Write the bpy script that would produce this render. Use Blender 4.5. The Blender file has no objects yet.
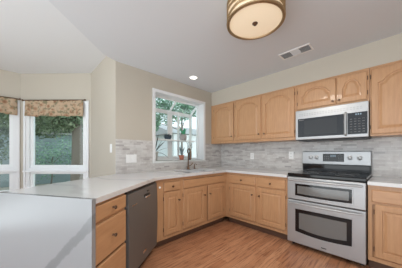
import bpy, bmesh, math, random
from mathutils import Vector, Matrix
R = math.radians
PI = math.pi
SC = bpy.context.scene
C = SC.collection
rnd = random.Random(7)

# ---------------------------------------------------------------- camera, world, exposure
cam = bpy.data.cameras.new('camera'); camo = bpy.data.objects.new('camera', cam); C.objects.link(camo)
camo.location = (-3.085, -2.548, 1.156)
camo.rotation_euler = (R(90), 0, R(-44.24))
cam.sensor_fit = 'HORIZONTAL'; cam.sensor_width = 36.0
cam.lens = 36.0 * 186.4 / 402
cam.shift_y = (153.3 - 134) / 402
cam.clip_start = 0.02; cam.clip_end = 200
SC.camera = camo

w = bpy.data.worlds.new('overcast_sky'); SC.world = w; w.use_nodes = True
bg = w.node_tree.nodes['Background']
wt = w.node_tree; tcw = wt.nodes.new('ShaderNodeTexCoord'); spw = wt.nodes.new('ShaderNodeSeparateXYZ')
wt.links.new(tcw.outputs['Generated'], spw.inputs[0])
rw = wt.nodes.new('ShaderNodeValToRGB'); wt.links.new(spw.outputs[2], rw.inputs[0])     # added glow below the horizon lights the ceilings, hazy sky above
mrw = wt.nodes.new('ShaderNodeMapRange'); mrw.inputs['From Min'].default_value = -.12; mrw.inputs['From Max'].default_value = .12
wt.links.new(spw.outputs[2], mrw.inputs[0]); wt.links.new(mrw.outputs[0], rw.inputs[0])
rw.color_ramp.elements[0].color = (.91, .975, 1.0, 1); rw.color_ramp.elements[1].color = (.50, .56, .62, 1)
wt.links.new(rw.outputs[0], bg.inputs[0]); bg.inputs[1].default_value = 2.0

SC.view_settings.view_transform = 'Standard'; SC.view_settings.look = 'None'
SC.view_settings.gamma = 1; SC.view_settings.use_curve_mapping = False
SC.view_settings.exposure = 0.84

# ---------------------------------------------------------------- materials
def mat(name, col, rough=.5, metal=0., spec=.5, emit=None, estr=0., trans=0., coat=0.):
    m = bpy.data.materials.new(name); m.use_nodes = True
    b = m.node_tree.nodes['Principled BSDF']
    b.inputs['Base Color'].default_value = (*col, 1); b.inputs['Roughness'].default_value = rough
    b.inputs['Metallic'].default_value = metal; b.inputs['Specular IOR Level'].default_value = spec
    b.inputs['Coat Weight'].default_value = coat
    if emit: b.inputs['Emission Color'].default_value = (*emit, 1); b.inputs['Emission Strength'].default_value = estr
    if trans: b.inputs['Transmission Weight'].default_value = trans
    return m
class NT:
    def __init__(s, m): s.t = m.node_tree; s.b = s.t.nodes['Principled BSDF']
    def n(s, typ, **k):
        x = s.t.nodes.new(typ)
        for a, v in k.items(): setattr(x, a, v)
        return x
    def l(s, a, b): s.t.links.new(a, b)
    def coords(s, rot=(0,0,0), scale=(1,1,1), src='Object'):
        tc = s.n('ShaderNodeTexCoord'); mp = s.n('ShaderNodeMapping')
        mp.inputs['Rotation'].default_value = rot; mp.inputs['Scale'].default_value = scale
        s.l(tc.outputs[src], mp.inputs[0]); return mp.outputs[0]
    def noise(s, vec, scale, detail=3, rough=.5):
        x = s.n('ShaderNodeTexNoise'); x.inputs['Scale'].default_value = scale; x.inputs['Detail'].default_value = detail
        x.inputs['Roughness'].default_value = rough
        s.l(vec, x.inputs['Vector']); return x
    def ramp(s, fac, stops):
        x = s.n('ShaderNodeValToRGB'); e = x.color_ramp.elements
        while len(e) < len(stops): e.new(.5)
        for el, (p, c) in zip(e, stops): el.position = p; el.color = (*c, 1)
        s.l(fac, x.inputs[0]); return x.outputs[0]
    def mix(s, a, b, fac, blend='MIX'):
        x = s.n('ShaderNodeMix', data_type='RGBA', blend_type=blend)
        for sock, v in ((x.inputs[6], a), (x.inputs[7], b)):
            if isinstance(v, tuple): sock.default_value = (*v, 1)
            else: s.l(v, sock)
        if isinstance(fac, float): x.inputs[0].default_value = fac
        else: s.l(fac, x.inputs[0])
        return x.outputs[2]
    def bump(s, h, strength=.2, dist=.01):
        x = s.n('ShaderNodeBump'); x.inputs['Strength'].default_value = strength; x.inputs['Distance'].default_value = dist
        s.l(h, x.inputs['Height']); s.l(x.outputs[0], s.b.inputs['Normal'])

def wood(name, a, b, stretch, rough=.38):
    m = mat(name, a, rough, coat=.15); t = NT(m)
    v = t.coords(scale=stretch); n = t.noise(v, 6, 5, .6)
    t.l(t.ramp(n.outputs[0], [(.3, a), (.7, b)]), t.b.inputs['Base Color']); return m
OAK_A, OAK_B = (.555, .318, .165), (.465, .252, .125)
oak = wood('light_oak', OAK_A, OAK_B, (8, 8, .8))
oak_h = wood('light_oak_horizontal', OAK_A, OAK_B, (.8, .8, 8))
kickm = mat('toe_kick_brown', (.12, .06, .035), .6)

def paint(name, col, rough=.7):
    m = mat(name, col, rough); t = NT(m); n = t.noise(t.coords(), 90, 2); t.bump(n.outputs[0], .06, .004); return m
wallp = paint('beige_wall_paint', (.515, .468, .395))
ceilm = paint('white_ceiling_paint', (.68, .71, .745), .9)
ceiln = paint('daylit_white_ceiling_paint', (.76, .78, .80), .9)  # nook's extra window light put into a paler copy of the ceiling white
white_trim = mat('white_trim_paint', (.80, .81, .82), .4)
vinyl = mat('white_vinyl', (.82, .84, .84), .35)
greywood = mat('outdoor_trunk', (.20, .17, .14), .9)

def floor_mat():
    m = mat('hardwood_planks', (.4, .2, .1), .34); t = NT(m)
    tc = t.n('ShaderNodeTexCoord')
    br = t.n('ShaderNodeTexBrick'); br.offset = .37; br.offset_frequency = 2
    br.inputs['Scale'].default_value = 1; br.inputs['Brick Width'].default_value = 1.1; br.inputs['Row Height'].default_value = .083
    br.inputs['Mortar Size'].default_value = .0012; br.inputs['Color1'].default_value = (0, 0, 0, 1); br.inputs['Color2'].default_value = (1, 1, 1, 1)
    br.inputs['Mortar'].default_value = (.2, .2, .2, 1)
    t.l(tc.outputs['Object'], br.inputs['Vector'])
    mp = t.n('ShaderNodeMapping'); mp.inputs['Scale'].default_value = (1.2, 14, 1); t.l(tc.outputs['Object'], mp.inputs[0])
    n = t.noise(mp.outputs[0], 3.5, 6, .65)
    base = t.ramp(br.outputs['Color'], [(0, (.44, .20, .105)), (1, (.58, .30, .17))])
    grain = t.ramp(n.outputs[0], [(.36, (.42, .31, .25)), (.49, (.9, .88, .86)), (.7, (1.12, 1.12, 1.1))])
    col = t.mix(base, grain, .85, 'MULTIPLY')
    col = t.mix(col, (.12, .055, .03), br.outputs['Fac'])
    t.l(col, t.b.inputs['Base Color']); t.bump(br.outputs['Fac'], -.15, .002); return m
floorm = floor_mat()

def mosaic(name, along, tint):
    m = mat(name, (.6, .6, .6), .3); t = NT(m)
    tc = t.n('ShaderNodeTexCoord'); sp = t.n('ShaderNodeSeparateXYZ'); t.l(tc.outputs['Object'], sp.inputs[0])
    cb = t.n('ShaderNodeCombineXYZ'); ad = t.n('ShaderNodeMath', operation='ADD'); t.l(sp.outputs[0], ad.inputs[0]); t.l(sp.outputs[1], ad.inputs[1]); t.l(ad.outputs[0], cb.inputs[0]); t.l(sp.outputs[2], cb.inputs[1])
    br = t.n('ShaderNodeTexBrick'); br.offset = .43; br.offset_frequency = 2; br.squash = 1.6; br.squash_frequency = 3
    br.inputs['Scale'].default_value = 1; br.inputs['Brick Width'].default_value = .10; br.inputs['Row Height'].default_value = .0245
    br.inputs['Mortar Size'].default_value = .0011; br.inputs['Color1'].default_value = (0, 0, 0, 1); br.inputs['Color2'].default_value = (1, 1, 1, 1)
    br.inputs['Mortar'].default_value = (.5, .5, .5, 1); br.inputs['Bias'].default_value = 0
    t.l(cb.outputs[0], br.inputs['Vector'])
    n = t.noise(cb.outputs[0], 9, 4, .7)
    c = t.ramp(br.outputs['Color'], [(0, (.40, .38, .375)), (.12, (.54, .51, .50)), (.45, (.60, .585, .57)), (1, (.66, .645, .63))])
    v = t.ramp(n.outputs[0], [(.38, (.82, .80, .80)), (.52, (1, 1, 1))])
    col = t.mix(c, v, .8, 'MULTIPLY'); col = t.mix(col, tint, 1.0, 'MULTIPLY')
    col = t.mix(col, (.5, .48, .46), br.outputs['Fac'])
    t.l(col, t.b.inputs['Base Color']); return m
mos_s = mos_r = mosaic('marble_mosaic', 0, (.98, .975, .965))

def quartz_mat():
    m = mat('white_quartz', (.78, .78, .77), .16, spec=.55); t = NT(m)
    v = t.coords(); n = t.noise(v, 1.3, 5, .6)
    wv = t.n('ShaderNodeTexWave'); wv.inputs['Scale'].default_value = .55; wv.inputs['Distortion'].default_value = 9; wv.inputs['Detail'].default_value = 4
    wv.inputs['Detail Scale'].default_value = 1.2
    t.l(v, wv.inputs['Vector'])
    t.l(t.ramp(wv.outputs['Fac'], [(0, (.58, .585, .59)), (.04, (.64, .645, .65)), (.10, (.66, .66, .665))]), t.b.inputs['Base Color'])
    return m
quartz = quartz_mat()
def vein_panel():   # waterfall end in the slab's quartz, shade painted darker; one broad grey vein
    m = mat('shaded_veined_quartz', (.74, .745, .75), .2); t = NT(m)
    v = t.coords(); n = t.noise(v, 5, 4, .6)
    sp = t.n('ShaderNodeSeparateXYZ'); t.l(v, sp.inputs[0])
    # local y runs along the panel's depth, z up : vein follows a bent diagonal
    a = t.n('ShaderNodeMath', operation='MULTIPLY_ADD'); t.l(sp.outputs[1], a.inputs[0]); a.inputs[1].default_value = 1.02; a.inputs[2].default_value = -.745 - .05
    b = t.n('ShaderNodeMath', operation='ADD'); t.l(a.outputs[0], b.inputs[0]); t.l(sp.outputs[2], b.inputs[1])
    c = t.n('ShaderNodeMath', operation='MULTIPLY_ADD'); t.l(n.outputs[0], c.inputs[0]); c.inputs[1].default_value = .10; t.l(b.outputs[0], c.inputs[2])
    d = t.n('ShaderNodeMath', operation='ABSOLUTE'); t.l(c.outputs[0], d.inputs[0])
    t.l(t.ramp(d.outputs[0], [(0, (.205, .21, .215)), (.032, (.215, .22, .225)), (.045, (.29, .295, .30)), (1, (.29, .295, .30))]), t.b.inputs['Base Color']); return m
veinq = vein_panel()

def steel_mat(name, col, rough, stretch):
    m = mat(name, col, rough, 1.0); t = NT(m); v = t.coords(scale=stretch); n = t.noise(v, 30, 3)
    t.b.inputs['Metallic'].default_value = .55
    mr = t.n('ShaderNodeMapRange'); mr.inputs['To Min'].default_value = rough - .05; mr.inputs['To Max'].default_value = rough + .08
    t.l(n.outputs[0], mr.inputs[0]); t.l(mr.outputs[0], t.b.inputs['Roughness']); return m
steel = steel_mat('brushed_stainless', (.44, .445, .45), .36, (1, 1, 30))
steel_dk = steel_mat('grey_stainless', (.20, .205, .205), .42, (1, 1, 30))
chrome = mat('polished_chrome', (.75, .75, .75), .12, 1)
blackg = mat('black_glass', (.010, .010, .011), .08, spec=.4)
ovenglass = mat('oven_window_glass', (.15, .15, .145), .10, spec=.7)
dkplastic = mat('black_plastic', (.02, .02, .02), .4)
bronze = mat('oil_rubbed_bronze', (.16, .10, .065), .35, .8)
brass = mat('warm_gold_metal', (.42, .30, .17), .4, .8)
outletm = mat('white_plastic', (.85, .85, .84), .4)
shelfm = mat('cast_white_sill', (.72, .74, .73), .3)
terracotta = mat('terracotta', (.55, .20, .13), .8)
greypot = mat('grey_stone_pot', (.36, .34, .33), .7)
whitepot = mat('pale_ceramic', (.62, .63, .60), .4)
bluepot = mat('dark_blue_glaze', (.05, .075, .10), .25)
soil = mat('potting_soil', (.05, .035, .025), .95)
leaf_g = mat('houseplant_green', (.05, .20, .09), .45)
leaf_d = mat('dark_strap_leaf', (.045, .06, .04), .5)
leaf_b = mat('grey_blue_succulent', (.18, .25, .27), .5)
twigm = mat('dark_twig', (.10, .075, .06), .8)
display = mat('lit_clock_display', (.02, .03, .04), .3, emit=(.55, .75, .9), estr=.25)
def glass():
    m = bpy.data.materials.new('window_glass'); m.use_nodes = True; t = m.node_tree
    t.nodes.remove(t.nodes['Principled BSDF']); o = t.nodes['Material Output']
    tr = t.nodes.new('ShaderNodeBsdfTransparent'); tr.inputs[0].default_value = (.93, .97, .96, 1)
    gl = t.nodes.new('ShaderNodeBsdfGlossy'); gl.inputs['Roughness'].default_value = .02
    fr = t.nodes.new('ShaderNodeFresnel'); fr.inputs[0].default_value = 1.45
    mx = t.nodes.new('ShaderNodeMixShader')
    ge = t.nodes.new('ShaderNodeNewGeometry'); iv = t.nodes.new('ShaderNodeMath'); iv.operation = 'SUBTRACT'; iv.inputs[0].default_value = 1
    ml = t.nodes.new('ShaderNodeMath'); ml.operation = 'MULTIPLY'      # only the outer face of a pane reflects
    t.links.new(ge.outputs['Backfacing'], iv.inputs[1]); t.links.new(iv.outputs[0], ml.inputs[0]); t.links.new(fr.outputs[0], ml.inputs[1])
    t.links.new(ml.outputs[0], mx.inputs[0]); t.links.new(tr.outputs[0], mx.inputs[1]); t.links.new(gl.outputs[0], mx.inputs[2])
    t.links.new(mx.outputs[0], o.inputs[0]); return m
glassm = glass()
def floral():
    m = mat('floral_fabric', (.5, .36, .24), .9); t = NT(m); v = t.coords()
    n1 = t.noise(v, 14, 3, .6); n2 = t.noise(v, 18, 2, .5)
    vo = t.n('ShaderNodeTexVoronoi'); vo.inputs['Scale'].default_value = 11; t.l(v, vo.inputs['Vector'])
    c = t.ramp(vo.outputs['Distance'], [(.15, (.28, .14, .08)), (.38, (.40, .26, .16)), (.5, (.48, .36, .25))])
    g = t.ramp(n2.outputs[0], [(.52, (0, 0, 0)), (.6, (1, 1, 1))])
    c = t.mix(c, (.23, .20, .12), g)
    k = t.ramp(n1.outputs[0], [(.52, (0, 0, 0)), (.6, (1, 1, 1))])
    c = t.mix(c, (.50, .36, .24), k)
    t.l(c, t.b.inputs['Base Color']); return m
floralm = floral()

# ---------------------------------------------------------------- mesh helpers
class MB:
    def __init__(s): s.bm = bmesh.new(); s.M = Matrix()
    def V(s, p): return s.bm.verts.new(s.M @ Vector(p))
    def box(s, x0, x1, y0, y1, z0, z1, bev=0):
        vs = [s.V((x, y, z)) for x in (x0, x1) for y in (y0, y1) for z in (z0, z1)]
        fs = [s.bm.faces.new([vs[i] for i in q]) for q in ((0,1,3,2),(4,6,7,5),(0,4,5,1),(2,3,7,6),(0,2,6,4),(1,5,7,3))]
        if bev:
            es = list({e for f in fs for e in f.edges})
            bmesh.ops.bevel(s.bm, geom=es, offset=bev, segments=2, profile=.5, affect='EDGES')
        return s
    def ring(s, pts, r, n=10, closed=False, cap=True):
        pts = [Vector(p) for p in pts]; N = len(pts)
        rs = r if isinstance(r, (list, tuple)) else [r] * N
        rings = []; up = None
        for i, p in enumerate(pts):
            a = pts[(i - 1) % N] if (closed or i > 0) else p; b = pts[(i + 1) % N] if (closed or i < N - 1) else p
            t = (b - a).normalized()
            if up is None: up = t.orthogonal().normalized()
            else: up = (up - t * up.dot(t)).normalized()
            sd = t.cross(up)
            rings.append([s.V(p + (up * math.cos(2*PI*k/n) + sd * math.sin(2*PI*k/n)) * rs[i]) for k in range(n)])
        M = N if closed else N - 1
        for i in range(M):
            A, B = rings[i], rings[(i + 1) % N]
            for k in range(n): s.bm.faces.new((A[k], A[(k+1) % n], B[(k+1) % n], B[k]))
        if cap and not closed:
            s.bm.faces.new(rings[0][::-1]); s.bm.faces.new(rings[-1])
        return s
    tube = ring
    def lathe(s, prof, c=(0,0,0), axis='z', n=24):
        c = Vector(c); rings = []
        def pt(r, h, a):
            u, v = r * math.cos(a), r * math.sin(a)
            return c + Vector({'z': (u, v, h), 'y': (u, h, v), 'x': (h, u, v)}[axis])
        for r, h in prof:
            rings.append([s.V(pt(max(r, 1e-4), h, 2*PI*k/n)) for k in range(n)])
        for A, B in zip(rings, rings[1:]):
            for k in range(n): s.bm.faces.new((A[k], A[(k+1) % n], B[(k+1) % n], B[k]))
        s.bm.faces.new(rings[0][::-1]); s.bm.faces.new(rings[-1]); return s
    def prism(s, loops, z0, z1):        # loops[0] outline, the rest holes; vertical walls
        for z, rev in ((z0, True), (z1, False)):
            es = []; 
            for lp in loops:
                vs = [s.V((x, y, z)) for x, y in lp]
                es += [s.bm.edges.new((vs[i], vs[(i+1) % len(vs)])) for i in range(len(vs))]
            bmesh.ops.triangle_fill(s.bm, use_beauty=True, use_dissolve=False, edges=es)
        for lp in loops:
            a = [s.V((x, y, z0)) for x, y in lp]; b = [s.V((x, y, z1)) for x, y in lp]
            for i in range(len(lp)):
                j = (i + 1) % len(lp); s.bm.faces.new((a[i], a[j], b[j], b[i]))
        bmesh.ops.remove_doubles(s.bm, verts=s.bm.verts[:], dist=1e-5); return s
    def quad(s, *ps): s.bm.faces.new([s.V(p) for p in ps]); return s
    def build(s, name, m, parent=None, smooth=False, recalc=True, at=None):
        if recalc: bmesh.ops.recalc_face_normals(s.bm, faces=s.bm.faces[:])
        me = bpy.data.meshes.new(name); s.bm.to_mesh(me); s.bm.free()
        me.materials.append(m)
        if smooth:
            for p in me.polygons: p.use_smooth = True
            me.set_sharp_from_angle(angle=R(42))
        o = bpy.data.objects.new(name, me); C.objects.link(o)
        if parent: o.parent = parent
        if at: o.location = at
        return o
def tag(o, label, cat, group=None, kind=None):
    o['label'] = label; o['category'] = cat
    if group: o['group'] = group
    if kind: o['kind'] = kind
    return o
def thing(name, label, cat, loc=(0,0,0), rz=0, group=None):
    o = bpy.data.objects.new(name, None); o.empty_display_size = .1; C.objects.link(o)
    o.location = loc; o.rotation_euler = (0, 0, rz); return tag(o, label, cat, group)
def struct(o, label=None, cat='wall'):
    o['kind'] = 'structure'
    if label: o['label'] = label; o['category'] = cat
    return o

# ---------------------------------------------------------------- measurements
ZC, ZN = 2.375, 2.575                  # kitchen and nook ceilings
CT, CB = .880, .845                    # worktop top and underside
XW = -2.177                            # free end of the sink wall
ANG = R(38); U = Vector((math.cos(ANG), math.sin(ANG))); W = Vector((-math.sin(ANG), math.cos(ANG)))   # peninsula axes
J = Vector((-1.94, -.610))             # peninsula face meets sink run
YR0, YR1 = -1.611, -2.373              # range
UB, UT, UD = 1.345, 2.10, .326         # uppers

# ---------------------------------------------------------------- structure
struct(MB().prism([[(-4.3, -3.9), (-3.7, -4.6), (.15, -4.6), (.15, .14), (XW, .14), (XW + .1, 1.2), (-3.05, 2.15), (-5.2, 2.15), (-5.2, -.6), (-4.3, -1.2)]], -.12, 0).build('floor', floorm), 'medium brown hardwood plank floor', 'floor')
struct(MB().box(0, .14, -4.6, .14, 0, 2.6).build('wall_right', wallp), 'beige wall behind the range', 'wall')
# sink wall with window hole
WX0, WX1, WZ0, WZ1 = -1.60, -.53, 1.035, 2.115
m = MB(); m.box(XW, WX0, 0, .14, 0, 2.6); m.box(WX1, 0, 0, .14, 0, 2.6); m.box(WX0, WX1, 0, .14, 0, WZ0); m.box(WX0, WX1, 0, .14, WZ1, 2.6)
bmesh.ops.remove_doubles(m.bm, verts=m.bm.verts[:], dist=1e-5)
struct(m.build('wall_back', wallp), 'beige wall above the sink', 'wall')
# soffit above uppers
struct(MB().box(-.31, -.001, -4.4, -.001, UT + .001, ZC).build('trim_1', wallp), 'beige soffit above the upper cabinets', 'soffit')
# kitchen ceiling
kc = [(XW + .01, 0.0), (-2.328, -.052), (-2.923, -.637), (-5.2, -2.90), (-5.2, -4.6), (.14, -4.6), (.14, .14), (XW + .01, .14)]
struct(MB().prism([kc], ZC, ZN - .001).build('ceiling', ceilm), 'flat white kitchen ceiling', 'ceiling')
nc = [(XW, .0), (XW, 1.178), (-3.072, 2.073), (-5.2, 2.073), (-5.2, -2.70), (-2.923, -.43), (-2.328, .0)]
nc = [(XW + .12, -.02), (XW + .12, 1.30), (-3.02, 2.2), (-5.2, 2.2), (-5.2, -2.95), (-2.9, -.72), (-2.3, -.1)]
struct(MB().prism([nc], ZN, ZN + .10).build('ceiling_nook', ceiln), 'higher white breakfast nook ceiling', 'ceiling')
# nook walls
struct(MB().box(XW, XW + .12, .141, 1.178, 0, ZN).build('wall_nook_side', wallp), 'beige side wall of the breakfast nook', 'wall')

struct(MB().box(-5.32, -5.2, .8, 2.2, 0, 2.6).build('wall_left', wallp), 'beige wall closing the breakfast nook on the left', 'wall')
struct(MB().box(-3.1, .14, -4.6, -4.48, 0, 2.6).build('wall_front', wallp), 'beige kitchen wall behind the camera', 'wall')
def wall_frame(name, p0, p1, h, holes, th, matl, label):      # wall from p0 to p1, local x along, local y outward
    p0 = Vector(p0); p1 = Vector(p1); d = p1 - p0; L = d.length; a = math.atan2(d.y, d.x)
    m = MB()
    xs = sorted({0, L} | {v for hh in holes for v in hh[:2]})
    for a0, a1 in zip(xs, xs[1:]):
        hh = [q for q in holes if q[0] <= a0 + 1e-6 and q[1] >= a1 - 1e-6]
        if hh: m.box(a0, a1, 0, th, 0, hh[0][2]); m.box(a0, a1, 0, th, hh[0][3], h)
        else: m.box(a0, a1, 0, th, 0, h)
    o = m.build(name, matl); o.location = (p0.x, p0.y, 0); o.rotation_euler = (0, 0, a)
    struct(o, label, 'wall'); return L, a
NZ0, NZ1 = .42, 2.03
CW0, CW1 = Vector((-3.072, 2.073)), Vector((XW, 1.178))
CL = (CW1 - CW0).length
wall_frame('wall_nook_center', CW0, CW1, ZN, [(.10, CL - .07, NZ0, NZ1)], .12, wallp, 'beige wall around the middle nook window')
wall_frame('wall_nook_left', (-5.2, 2.073), (-3.072, 2.073), ZN, [(.75, 2.128 - .045, NZ0, NZ1)], .12, wallp, 'beige wall around the left nook window')

def nook_window(name, loc, ang, L, z0, z1, rail, cas, label):
    root = bpy.data.objects.new(name, None); C.objects.link(root); root.location = (*loc, 0); root.rotation_euler = (0, 0, ang)
    struct(root, label, 'window')
    m = MB(); f = .05                                  # jamb liner
    m.box(0, f, .0, .11, z0, z1); m.box(L - f, L, .0, .11, z0, z1); m.box(f, L - f, 0, .11, z1 - f, z1); m.box(f, L - f, 0, .11, z0, z0 + f)
    m.box(f, L - f, .0, .11, rail - .035, rail + .035)
    m.build('window_frame', white_trim, root)
    for a, b, nm in ((z0 + f, rail - .035, 'lower_sash'), (rail + .035, z1 - f, 'upper_sash')):
        s = MB(); g = .045
        s.box(f, f + g, .035, .075, a, b); s.box(L - f - g, L - f, .035, .075, a, b); s.box(f + g, L - f - g, .035, .075, b - g, b); s.box(f + g, L - f - g, .035, .075, a, a + g)
        so = s.build(nm, vinyl, root)
        MB().box(f + g, L - f - g, .052, .058, a + g, b - g).build('pane', glassm, so)
    c = MB(); cw = cas
    c.box(-cw, 0, -.018, 0, z0 - .05, z1 + .06, .003); c.box(L, L + cw, -.018, 0, z0 - .05, z1 + .06, .003); c.box(0, L, -.018, 0, z1, z1 + .06, .003)
    c.build('casing', white_trim, root)
    MB().box(-cw, L + cw, -.035, .0, rail - .045, rail - .012, .004).build('rail_ledge', white_trim, root)
    return root
nook_window('window_1', CW0 + (CW1 - CW0).normalized() * .10, math.atan2(-1, 1), CL - .17, NZ0, NZ1, .865, .035, 'middle nook window with white frame')
nook_window('window_2', (-4.45, 2.073), 0, 1.333, NZ0, NZ1, .88, .035, 'left nook window with white frame')

# ---------------------------------------------------------------- garden window over the sink
gw = bpy.data.objects.new('window_3', None); C.objects.link(gw); struct(gw, 'projecting garden window above the sink', 'window')
GY = .38; SL = 1.95
m = MB()   # reveal lining + interior casing
m.box(WX0 - .035, WX0, -.012, -.0006, WZ0, WZ1 + .035); m.box(WX1, WX1 + .035, -.012, -.0006, WZ0, WZ1 + .035); m.box(WX0, WX1, -.012, -.0006, WZ1, WZ1 + .035)
m.box(WX0 + .0006, WX0 + .012, -.012, .1405, WZ0, WZ1 - .0006); m.box(WX1 - .012, WX1 - .0006, -.012, .1405, WZ0, WZ1 - .0006); m.box(WX0 + .012, WX1 - .012, -.012, .1405, WZ1 - .012, WZ1 - .0006)
m.build('casing', white_trim, gw)
m = MB(); m.box(WX0 - .035, WX1 + .035, -.02, GY, WZ0 - .03, WZ0, .003); m.build('window_sill', shelfm, gw)
m = MB(); b = .035
for x in (WX0, WX1 - b):
    m.box(x, x + b, GY - b, GY, WZ0, SL); m.box(x, x + b, .141, .141 + b, WZ0, WZ1)
    m.box(x, x + b, .141 + b, GY - b, WZ0, WZ0 + b)
m.box(WX0 + b, WX1 - b, GY - b, GY, SL - b, SL); m.box(WX0 + b, WX1 - b, GY - b, GY, WZ0, WZ0 + b)
m.box(WX0 + b, WX1 - b, .141, .141 + b, WZ1 - b, WZ1)
xc = -1.07
m.box(xc - .022, xc + .022, GY - b, GY, WZ0 + b, SL - b)
for x in (WX0 + .018, xc, WX1 - .018):
    m.tube([(x, .16, WZ1 - .015), (x, GY - .015, SL - .012)], .02, 4)
m.build('window_frame', vinyl, gw)
s = MB(); g = .03
for xa, xb in ((WX0 + b, xc - .022), (xc + .022, WX1 - b)):
    s.box(xa, xa + g, GY - .03, GY - .01, WZ0 + b, SL - b); s.box(xb - g, xb, GY - .03, GY - .01, WZ0 + b, SL - b)
    s.box(xa + g, xb - g, GY - .03, GY - .01, WZ0 + b, WZ0 + b + g); s.box(xa + g, xb - g, GY - .03, GY - .01, SL - b - g, SL - b)
s.box(-.905, -.865, GY - .05, GY - .03, WZ0 + b, SL - b); s.build('sash', vinyl, gw)
p = MB(); p.box(WX0 + b + g, xc - .022 - g, GY - .022, GY - .018, WZ0 + b + g, SL - b - g); p.build('pane', glassm, gw)
p = MB(); p.box(xc + .022 + g, WX1 - b - g, GY - .022, GY - .018, WZ0 + b + g, SL - b - g); p.build('pane', glassm, gw)
for x in (WX0 + .015, WX1 - .019):
    p = MB(); q = [(.175, WZ0 + b), (GY - b, WZ0 + b), (GY - b, SL - b), (.175, WZ1 - .06)]
    a_ = [p.V((x, y, z)) for y, z in q]; c_ = [p.V((x + .004, y, z)) for y, z in q]
    for i in range(4): p.bm.faces.new((a_[i], a_[(i+1) % 4], c_[(i+1) % 4], c_[i]))
    p.bm.faces.new(a_); p.bm.faces.new(c_[::-1]); p.build('side_pane', glassm, gw)
p = MB(); q = [(.175, WZ1 - .02), (GY - .03, SL), (GY - .03, SL + .005), (.175, WZ1 - .015)]
a_ = [p.V((WX0 + .03, y, z)) for y, z in q]; c_ = [p.V((WX1 - .03, y, z)) for y, z in q]
for i in range(4): p.bm.faces.new((a_[i], a_[(i+1) % 4], c_[(i+1) % 4], c_[i]))
p.bm.faces.new(a_); p.bm.faces.new(c_[::-1]); p.build('sloping_roof_pane', glassm, gw)
SHZ = 1.40
sh = MB().box(WX0 + b + .002, WX1 - b - .002, .17, GY - b - .002, SHZ - .02, SHZ).build('plant_shelf', vinyl, gw)

# ---------------------------------------------------------------- backsplash
struct(MB().box(XW, WX0 - .036, -.010, -.0005, CT, UB).build('trim_2', mos_s), 'grey marble mosaic strip backsplash left of the garden window', 'backsplash')
struct(MB().box(WX0 - .036, WX1 + .036, -.010, -.0005, CT, WZ0 - .031).build('trim_3', mos_s), 'grey marble mosaic backsplash under the garden window', 'backsplash')
struct(MB().box(WX1 + .036, -.0105, -.010, -.0005, CT, UB).build('trim_4', mos_s), 'grey marble mosaic backsplash right of the garden window', 'backsplash')
struct(MB().box(-.010, -.0005, -4.4, -.0005, CT, UB).build('trim_5', mos_r), 'pale marble mosaic backsplash behind the range', 'backsplash')

# ---------------------------------------------------------------- worktops
def loc2(t, s): v = J + U * (-t) + W * s; return (v.x, v.y)     # peninsula local -> world : t from the joint towards the free end, s towards the nook
PL = 1.080; PW = .71; OV = .025
A = loc2(PL, -OV); EA = R(31.7)                 # the end is cut a little off square
EW = Vector((-math.sin(EA), math.cos(EA))); EU = Vector((math.cos(EA), math.sin(EA)))
B = (A[0] + EW.x * .82, A[1] + EW.y * .82)
A2 = (A[0] + EU.x * .032, A[1] + EU.y * .032 ); B2 = (B[0] + EU.x * .0305, B[1] + EU.y * .0305); A2 = (A2[0] + U.x * .003, A2[1] + U.y * .003)
Jf = loc2(0, -OV)
# front line meets y=-.635
k = (-.635 - Jf[1]) / U.y; JJ = (Jf[0] + U.x * k, -.635)
def bez(p0, p1, p2, n=6):
    return [tuple((1-t)**2 * p0[i] + 2*t*(1-t) * p1[i] + t*t * p2[i] for i in (0, 1)) for t in [j / n for j in range(n + 1)]]
bend = bez((JJ[0] - U.x * .12, JJ[1] - U.y * .12), JJ, (JJ[0] + .14, -.635))
outline = [A2] + bend + [(-.635, -.635), (-.635, YR0 + .004), (-.0105, YR0 + .004), (-.0105, -.0105), (XW - .001, -.0105), (XW - .001, .02), B2]
def rrect(x0, x1, y0, y1, r=.05, n=5):
    o = []
    for cx, cy, a in ((x1 - r, y1 - r, 0), (x0 + r, y1 - r, 90), (x0 + r, y0 + r, 180), (x1 - r, y0 + r, 270)):
        for i in range(n + 1): t = R(a + 90 * i / n); o.append((cx + r * math.cos(t), cy + r * math.sin(t)))
    return o
SB = [(-1.40, -1.08), (-1.05, -.74)]; SY = (-.53, -.17)
top = thing('worktop', 'white quartz worktop wrapping the peninsula, sink and corner up to the range', 'countertop', (A[0], A[1], 0))
mm = MB(); mm.M = Matrix.Translation((-A[0], -A[1], 0))
mm.prism([outline] + [rrect(a, b_, *SY) for a, b_ in SB], CB, CT).build('slab', quartz, top)
wf = MB(); wf.box(0, .030, 0, .819, .001, CT, .0015)
wfo = wf.build('waterfall_panel', veinq, top); wfo.rotation_euler = (0, 0, EA)
wfo['label'] = 'veined quartz end panel facing the camera'
t2 = MB().prism([[(-.635, YR1 - .004), (-.0105, YR1 - .004), (-.0105, -3.02), (-.635, -3.02)]], CB, CT).build('worktop', quartz)
tag(t2, 'short white quartz worktop to the right of the range', 'countertop')

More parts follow.
